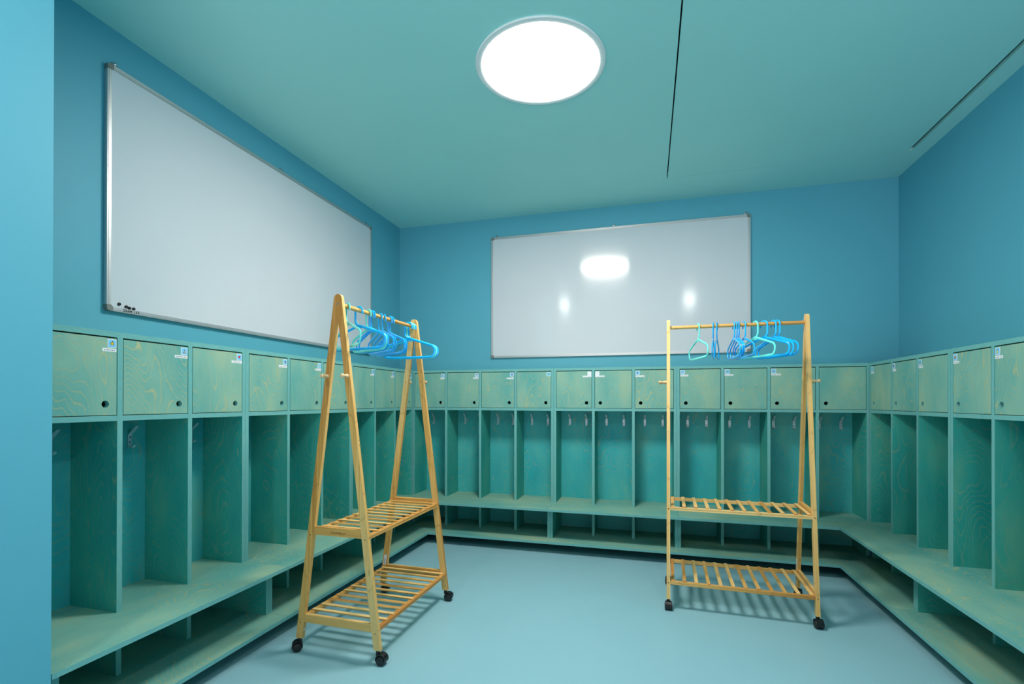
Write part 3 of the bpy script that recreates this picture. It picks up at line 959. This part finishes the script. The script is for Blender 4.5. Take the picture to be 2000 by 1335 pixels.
def clothes_rack(label, loc, rz, casters, sd):
    t = thing('clothes_rack', label, 'clothes rack', loc, rz, 'bamboo clothes racks on wheels')
    cnt = [sd]

    def sdn():
        cnt[0] += 1
        return cnt[0]
    for e in (-1, 1):
        uc = e * RL / 2
        for s in (-1, 1):
            k = LW / 2
            zi = RTOP - (k - VA) * (RTOP - RHW) / (RB - VA)     # inner edge meets the centre line
            poly = [(RB + k, RHW), (VA + k - 0.0013, RTOP - 0.020)]
            r0 = VA + k - 0.0013
            for i in range(1, 7):
                a = PI / 2 * i / 6
                poly.append((r0 * math.cos(a), RTOP - 0.020 + 0.020 * math.sin(a)))
            poly += [(0.0002, zi), (RB - k, RHW)]
            b = MB(sdn())
            b.prism([(s * p[0], p[1]) for p in poly], uc - LT / 2, uc + LT / 2, 0, 2)
            # screws: rail of the shelf (side face) and end bar (outer face)
            for zz in (0.1261, 0.5099):
                b.lathe([(0, 0.0026), (0.0004, 0.0026), (0.0005, 0)], (uc + e * LT / 2, s * vc(zz), zz), (e, 0, 0), 12, 1)
            for zz in (0.1388, 0.5172):
                b.lathe([(0, 0.0026), (0.0004, 0.0026), (0.0005, 0)], (uc, s * (vc(zz) + k), zz), (0, s, 0.09), 12, 1)
            for zz in (0.905, 0.925):
                b.lathe([(0, 0.0022), (0.0004, 0.0022), (0.0005, 0)], (uc, s * (vc(zz) + k), zz), (0, s, 0.1), 12, 2)
            b.lathe([(0, 0.0024), (0.0004, 0.0024), (0.0005, 0)], (uc - e * LT / 2, s * vc(1.1948), 1.1948), (-e, 0, 0), 12, 1)
            if s == 1:
                b.lathe([(0, 0.0040), (0.0006, 0.0036), (0.0008, 0)], (uc + e * LT / 2, 0, RRAIL), (e, 0, 0), 14, 2)
            leg = obj('leg', b, ['bamboo', 'screw', 'chrome'], t, False, 0.0016)
            # turned coat peg
            b = MB(sdn())
            b.lathe([(0, 0.0092), (0.006, 0.0088), (0.016, 0.0070), (0.024, 0.0058), (0.0275, 0.0066), (0.031, 0.0086), (0.035, 0.0096), (0.039, 0.0088), (0.0425, 0.0056), (0.0440, 0)],
                    (uc + e * LT / 2, s * vc(1.1948), 1.1948), (e, 0, 0), 20)
            obj('peg', b, ['peg'], t, True)
            if e == 1 and s == 1:
                # paper maker's sticker on the inner face, its printed square left off
                b = MB()
                ux = uc - LT / 2
                sl = -(RB - VA) / (RTOP - RHW)
                zc = 0.190
                b.prism([(vc(zc - .029) - .0085, zc - .029), (vc(zc - .029) + .0085, zc - .029), (vc(zc + .029) + .0085, zc + .029), (vc(zc + .029) - .0085, zc + .029)], ux - 0.0005, ux, 0)
                rr = random.Random(5)
                zz = zc - 0.026
                while zz < zc + 0.006:
                    v0 = vc(zz) + 0.0015
                    b.prism([(v0, zz), (v0 + rr.uniform(.0025, .0040), zz), (v0 + .0030, zz + .0012), (v0, zz + .0012)], ux - 0.0008, ux - 0.0005, 0, None, 1)
                    v1 = vc(zz) - 0.0055
                    b.prism([(v1, zz), (v1 + .0016, zz), (v1 + .0016, zz + .0007), (v1, zz + .0007)], ux - 0.0008, ux - 0.0005, 0, None, 1)
                    zz += 0.0024
                obj('sticker', b, ['paper', 'ink'], leg)
            if e == -1 and s == 1:
                b = MB()
                zz = 0.095
                b.lathe([(0, 0.0050), (0.0004, 0.0050), (0.0005, 0)], (uc + 0.001, vc(zz) - k, zz), (0, -1, -0.12), 18, 0)
                b.lathe([(0.0004, 0.0016), (0.0007, 0.0016), (0.0008, 0)], (uc + 0.001, vc(zz) - k, zz), (0, -1, -0.12), 10, 1)
                obj('round_sticker', b, ['paper', 'ink'], leg)
        for (za, zb) in ((0.1285, 0.1645), (0.5125, 0.5485)):
            va, vb2 = vc(za) - LW / 2, vc(zb) - LW / 2
            b = MB(sdn())
            b.prism([(-va, za), (va, za), (vb2, zb), (-vb2, zb)], uc - 0.0075, uc + 0.0075, 0, 1)
            bar = obj('end_bar', b, ['bamboo'], t, False, 0.0014)
            if e == -1 and za > 0.4:
                tm = text_mesh('CASARIA', 0.0135, 'burn', 0.00015, 1.02)
                o = obj('engraving', tm, None, bar)
                o.matrix_local = Matrix.Translation((uc - 0.0076, 0.008, 0.5275)) @ Matrix.Rotation(-PI / 2, 4, 'Z') @ Matrix.Rotation(PI / 2, 4, 'X')
            if e == 1 and za < 0.4:
                b = MB()
                b.lathe([(0, 0.0052), (0.0004, 0.0052), (0.0005, 0)], (uc - 0.0075, -0.052, 0.1445), (-1, 0, 0), 18, 0)
                b.lathe([(0.0004, 0.0017), (0.0007, 0.0017), (0.0008, 0)], (uc - 0.0075, -0.052, 0.1445), (-1, 0, 0), 10, 1)
                obj('round_sticker', b, ['paper', 'ink'], bar)
    ui = RL / 2 - LT / 2
    for zs in (0.1388, 0.5172):
        ve = vc(zs) + LW / 2
        for s in (-1, 1):
            # long rail with a shallow groove along its outer face
            b = MB(sdn())
            v1, v0 = ve - 0.0025, ve - 0.0245
            pr = [(v0, zs - .008), (v1, zs - .008), (v1, zs - .0035), (v1 - .0012, zs - .0022), (v1 - .0012, zs - .0005), (v1, zs + .0008), (v1, zs + .008), (v0, zs + .008)]
            b.prism([(s * p[0], p[1]) for p in pr], -ui, ui, 0, 0)
            obj('shelf_rail', b, ['bamboo'], t)
        for i in range(12):
            u = -(ui - 0.0125) + (2 * ui - 0.025) * i / 11
            b = MB(sdn())
            b.box(u - 0.0088, u + 0.0088, -ve + 0.0095, ve - 0.0095, zs + 0.0080, zs + 0.0142, axis=2, grain=1)
            obj('slat', b, ['bamboo'], t, False, 0.0008)
    b = MB(4007)
    b.lathe([(-ui, 0), (-ui, 0.0095), (ui, 0.0095), (ui, 0)], (0, 0, RRAIL), (1, 0, 0), 24)
    obj('hanging_rail', b, ['bamboo'], t, True)
    for (e, s, yaw, of, lv) in casters:
        caster(t, e * RL / 2, s * RB, yaw, (0, of), lv)
    return t


RA = (0.8772, -1.8188, 1.55448)
RBX = (2.5946, -1.0845, -0.03782)
clothes_rack('bamboo clothes rack on castors seen end-on, wordmark on its near crossbar', (RA[0], RA[1], 0), RA[2],
             [(-1, 1, -0.90 - RA[2] + PI * 1.0, 0.012, False), (-1, -1, -PI / 2 - RA[2], 0.018, True), (1, -1, -PI / 2 - RA[2] + 0.1, 0.018, True), (1, 1, -PI / 2 - RA[2] + 0.2, 0.010, False)], 500)
clothes_rack('bamboo clothes rack on castors seen side-on before the back wall lockers', (RBX[0], RBX[1], 0), RBX[2],
             [(-1, -1, PI + 0.03, 0.010, False), (1, -1, PI + 0.17, 0.012, False), (-1, 1, 0.04, -0.012, False), (1, 1, -0.35, 0.012, False)], 700)


# ------------------------------------------------------------------ hangers
def hanger_mesh(mat):
    """Child-size tube hanger in the local xz plane, origin where the hook rests on the rail's centre."""
    b = MB()
    rin = 0.0218                                  # centre-line radius of the hook
    cz = 0.0095 + 0.0056 - rin                    # hook crown rests on the rail
    cx = 0.0
    pts = []
    for i in range(15):                           # from the open tip over the crown to the stem
        a = math.radians(-28 + 208 * i / 14)
        pts.append((cx + rin * math.cos(a), 0, cz + rin * math.sin(a)))
    pts += [(-rin, 0, cz - 0.020), (-rin, 0, -0.046), (-rin + 0.0020, 0, -0.054), (-rin + 0.0090, 0, -0.063), (-0.004, 0, -0.071)]
    b.tube(pts, 0.0054, 0.0034, n=12)
    ap = -0.069
    xe, zs, zb, r1 = 0.155, -0.112, -0.1745, 0.026
    right = []
    # shoulder, rounded end, bottom bar
    sh = Vector((xe - 0.020, zs)) - Vector((0, ap))
    right.append((0.0, ap))
    for i in range(1, 7):
        right.append((sh[0] * i / 6, ap + sh[1] * i / 6))
    p0, p1, p2 = Vector((xe - 0.020, zs)), Vector((xe + 0.001, zs - 0.008)), Vector((xe, zs - 0.030))
    for i in range(1, 7):
        u = i / 6
        q = p0 * (1 - u) ** 2 + p1 * 2 * u * (1 - u) + p2 * u * u
        right.append((q[0], q[1]))
    p0, p1, p2 = Vector((xe, zs - 0.030)), Vector((xe - 0.002, zb + 0.002)), Vector((xe - 0.032, zb))
    for i in range(1, 8):
        u = i / 7
        q = p0 * (1 - u) ** 2 + p1 * 2 * u * (1 - u) + p2 * u * u
        right.append((q[0], q[1]))
    right += [(xe * 0.45, zb - 0.0005)]
    left = [(-x, z) for x, z in reversed(right[1:])]
    loop = right + [(0, zb - 0.0008)] + left
    b.tube([(x, 0, z) for x, z in loop], 0.0060, 0.0034, n=12, closed=True)
    # small web under the neck
    b.prism([(-0.074, -0.010), (-0.074, 0.010), (-0.083, 0.016), (-0.083, -0.016)], -0.0016, 0.0016, 1)
    # little notches for straps on the bottom bar
    for s in (-1, 1):
        for xx in (0.106, 0.116):
            b.prism([(zb + 0.003, s * (xx - .0016)), (zb + 0.003, s * (xx + .0016)), (zb + 0.0078, s * (xx + .0012)), (zb + 0.0078, s * (xx - .0012))], -0.0026, 0.0026, 1)
    return b.mesh('coat_hanger', [mat], True)


HM = {'b': hanger_mesh('blue'), 'm': hanger_mesh('mint')}
ORD = ['first', 'second', 'third', 'fourth', 'fifth', 'sixth', 'seventh', 'eighth', 'ninth', 'tenth', 'eleventh', 'twelfth']
HA = [('m', -0.2788, -36.5, 'mint plastic hanger behind the near posts of the end-on bamboo rack'),
      ('b', -0.1947, -11.0, 'blue plastic hanger alone between two mint ones on the end-on bamboo rack'),
      ('m', -0.1153, -28.0, 'mint plastic hanger touching a blue pair on the end-on bamboo rack'),
      ('b', -0.0925, -31.0, 'blue hanger beside the mid-rail mint one on the end-on rack, fourth from the near post'),
      ('b', -0.0770, -32.5, 'blue hanger of the mid-rail trio on the end-on rack, fifth from the near post'),
      ('b', -0.0117, -36.0, 'blue plastic hanger on the end-on rack, sixth from the near post'),
      ('b', 0.0217, -38.5, 'blue plastic hanger on the end-on rack, seventh from the near post'),
      ('b', 0.0785, -33.0, 'blue plastic hanger on the end-on rack, eighth from the near post'),
      ('b', 0.0985, -33.5, 'blue plastic hanger on the end-on rack, ninth from the near post'),
      ('b', 0.2760, 0.5, 'blue plastic hanger before a mint one at the end-on rack\'s far post'),
      ('m', 0.2985, 0.0, 'mint plastic hanger between two blue ones at the end-on rack\'s far post'),
      ('b', 0.3180, 0.0, 'blue plastic hanger against the far post of the end-on bamboo rack')]
HB = [('m', -0.1865, 15.0, 'mint plastic hanger hanging alone before the whiteboard on the side-on rack'),
      ('b', -0.1085, -6.5, 'blue hanger seen edge-on beside the lone mint one on the side-on rack'),
      ('b', -0.0890, -8.5, 'blue hanger seen edge-on, further from the lone mint one on the side-on rack'),
      ('b', -0.0060, 5.0, 'first of three bunched blue hangers on the side-on rack, towards the edge-on pair'),
      ('b', 0.0065, 4.5, 'middle one of three bunched blue hangers on the side-on bamboo rack'),
      ('b', 0.0175, 3.0, 'last of three bunched blue hangers on the side-on rack, towards the mint one'),
      ('b', 0.0459, 10.0, 'blue hanger between the bunched three and the mint one on the side-on rack'),
      ('m', 0.0999, 26.5, 'mint plastic hanger turned flat to view among blue ones on the side-on rack'),
      ('b', 0.1420, 38.0, 'blue hanger next after the turned mint one on the side-on rack'),
      ('b', 0.1868, 24.5, 'blue hanger, second from last towards the double post of the side-on rack'),
      ('b', 0.2050, 25.5, 'blue hanger, last before the double post of the side-on rack')]
for (rk, lst, sgn, grp) in ((RA, HA, -1, 'plastic hangers on the end-on rack'), (RBX, HB, 1, 'plastic hangers on the side-on rack')):
    for (c, tt, ph, lab) in lst:
        o = bpy.data.objects.new('coat_hanger', HM[c])
        COL.objects.link(o)
        o.location = (rk[0] + tt * math.cos(rk[2]), rk[1] + tt * math.sin(rk[2]), RRAIL)
        o.rotation_euler = (0, 0, rk[2] + sgn * PI / 2 + math.radians(ph))
        tag(o, lab, 'hanger', grp)

# ------------------------------------------------------------------ camera
cam = bpy.data.cameras.new('camera')
co = bpy.data.objects.new('camera', cam)
COL.objects.link(co)
yaw, pitch, roll = 0.2755489, 0.0039122, 0.0011919
f, px, py = 965.2626, 992.7636, 778.836
right = Vector((math.cos(yaw), math.sin(yaw), 0))
fw = Vector((-math.sin(yaw) * math.cos(pitch), math.cos(yaw) * math.cos(pitch), math.sin(pitch)))
up = right.cross(fw)
r2 = math.cos(roll) * right + math.sin(roll) * up
u2 = -math.sin(roll) * right + math.cos(roll) * up
m = Matrix((r2, u2, -fw)).transposed().to_4x4()
m.translation = (2.142054, -3.994045, 1.09)
co.matrix_world = m
cam.sensor_fit = 'HORIZONTAL'
cam.sensor_width = 36.0
cam.lens = f * 36.0 / 2000.0
cam.shift_x = (1000.0 - px) / 2000.0
cam.shift_y = (py - 667.5) / 2000.0
cam.clip_start = 0.02
SC.camera = co

# ------------------------------------------------------------------ world and view
wd = bpy.data.worlds.new('world')
SC.world = wd
wd.use_nodes = True
# added fill through the open end, shaped brightest from below to lift the ceiling
wt = wd.node_tree
tc = wt.nodes.new('ShaderNodeTexCoord')
sp = wt.nodes.new('ShaderNodeSeparateXYZ')
wt.links.new(tc.outputs['Generated'], sp.inputs[0])
mr = wt.nodes.new('ShaderNodeMapRange')
mr.interpolation_type = 'SMOOTHSTEP'
for k_, v_ in (('From Min', -0.12), ('From Max', 0.22), ('To Min', 2.5), ('To Max', 0.06)):
    mr.inputs[k_].default_value = v_
wt.links.new(sp.outputs[2], mr.inputs['Value'])
wt.links.new(mr.outputs[0], wt.nodes['Background'].inputs[1])
wt.nodes['Background'].inputs[0].default_value = (0.98, 0.97, 0.96, 1)
SC.view_settings.view_transform = 'Standard'
SC.view_settings.look = 'None'
SC.view_settings.gamma = 1.0
SC.view_settings.exposure = 0.22
SC.view_settings.use_curve_mapping = False
SC.cycles.max_bounces = 16
SC.cycles.diffuse_bounces = 10
SC.cycles.use_denoising = True
SC.cycles.sample_clamp_indirect = 8.0
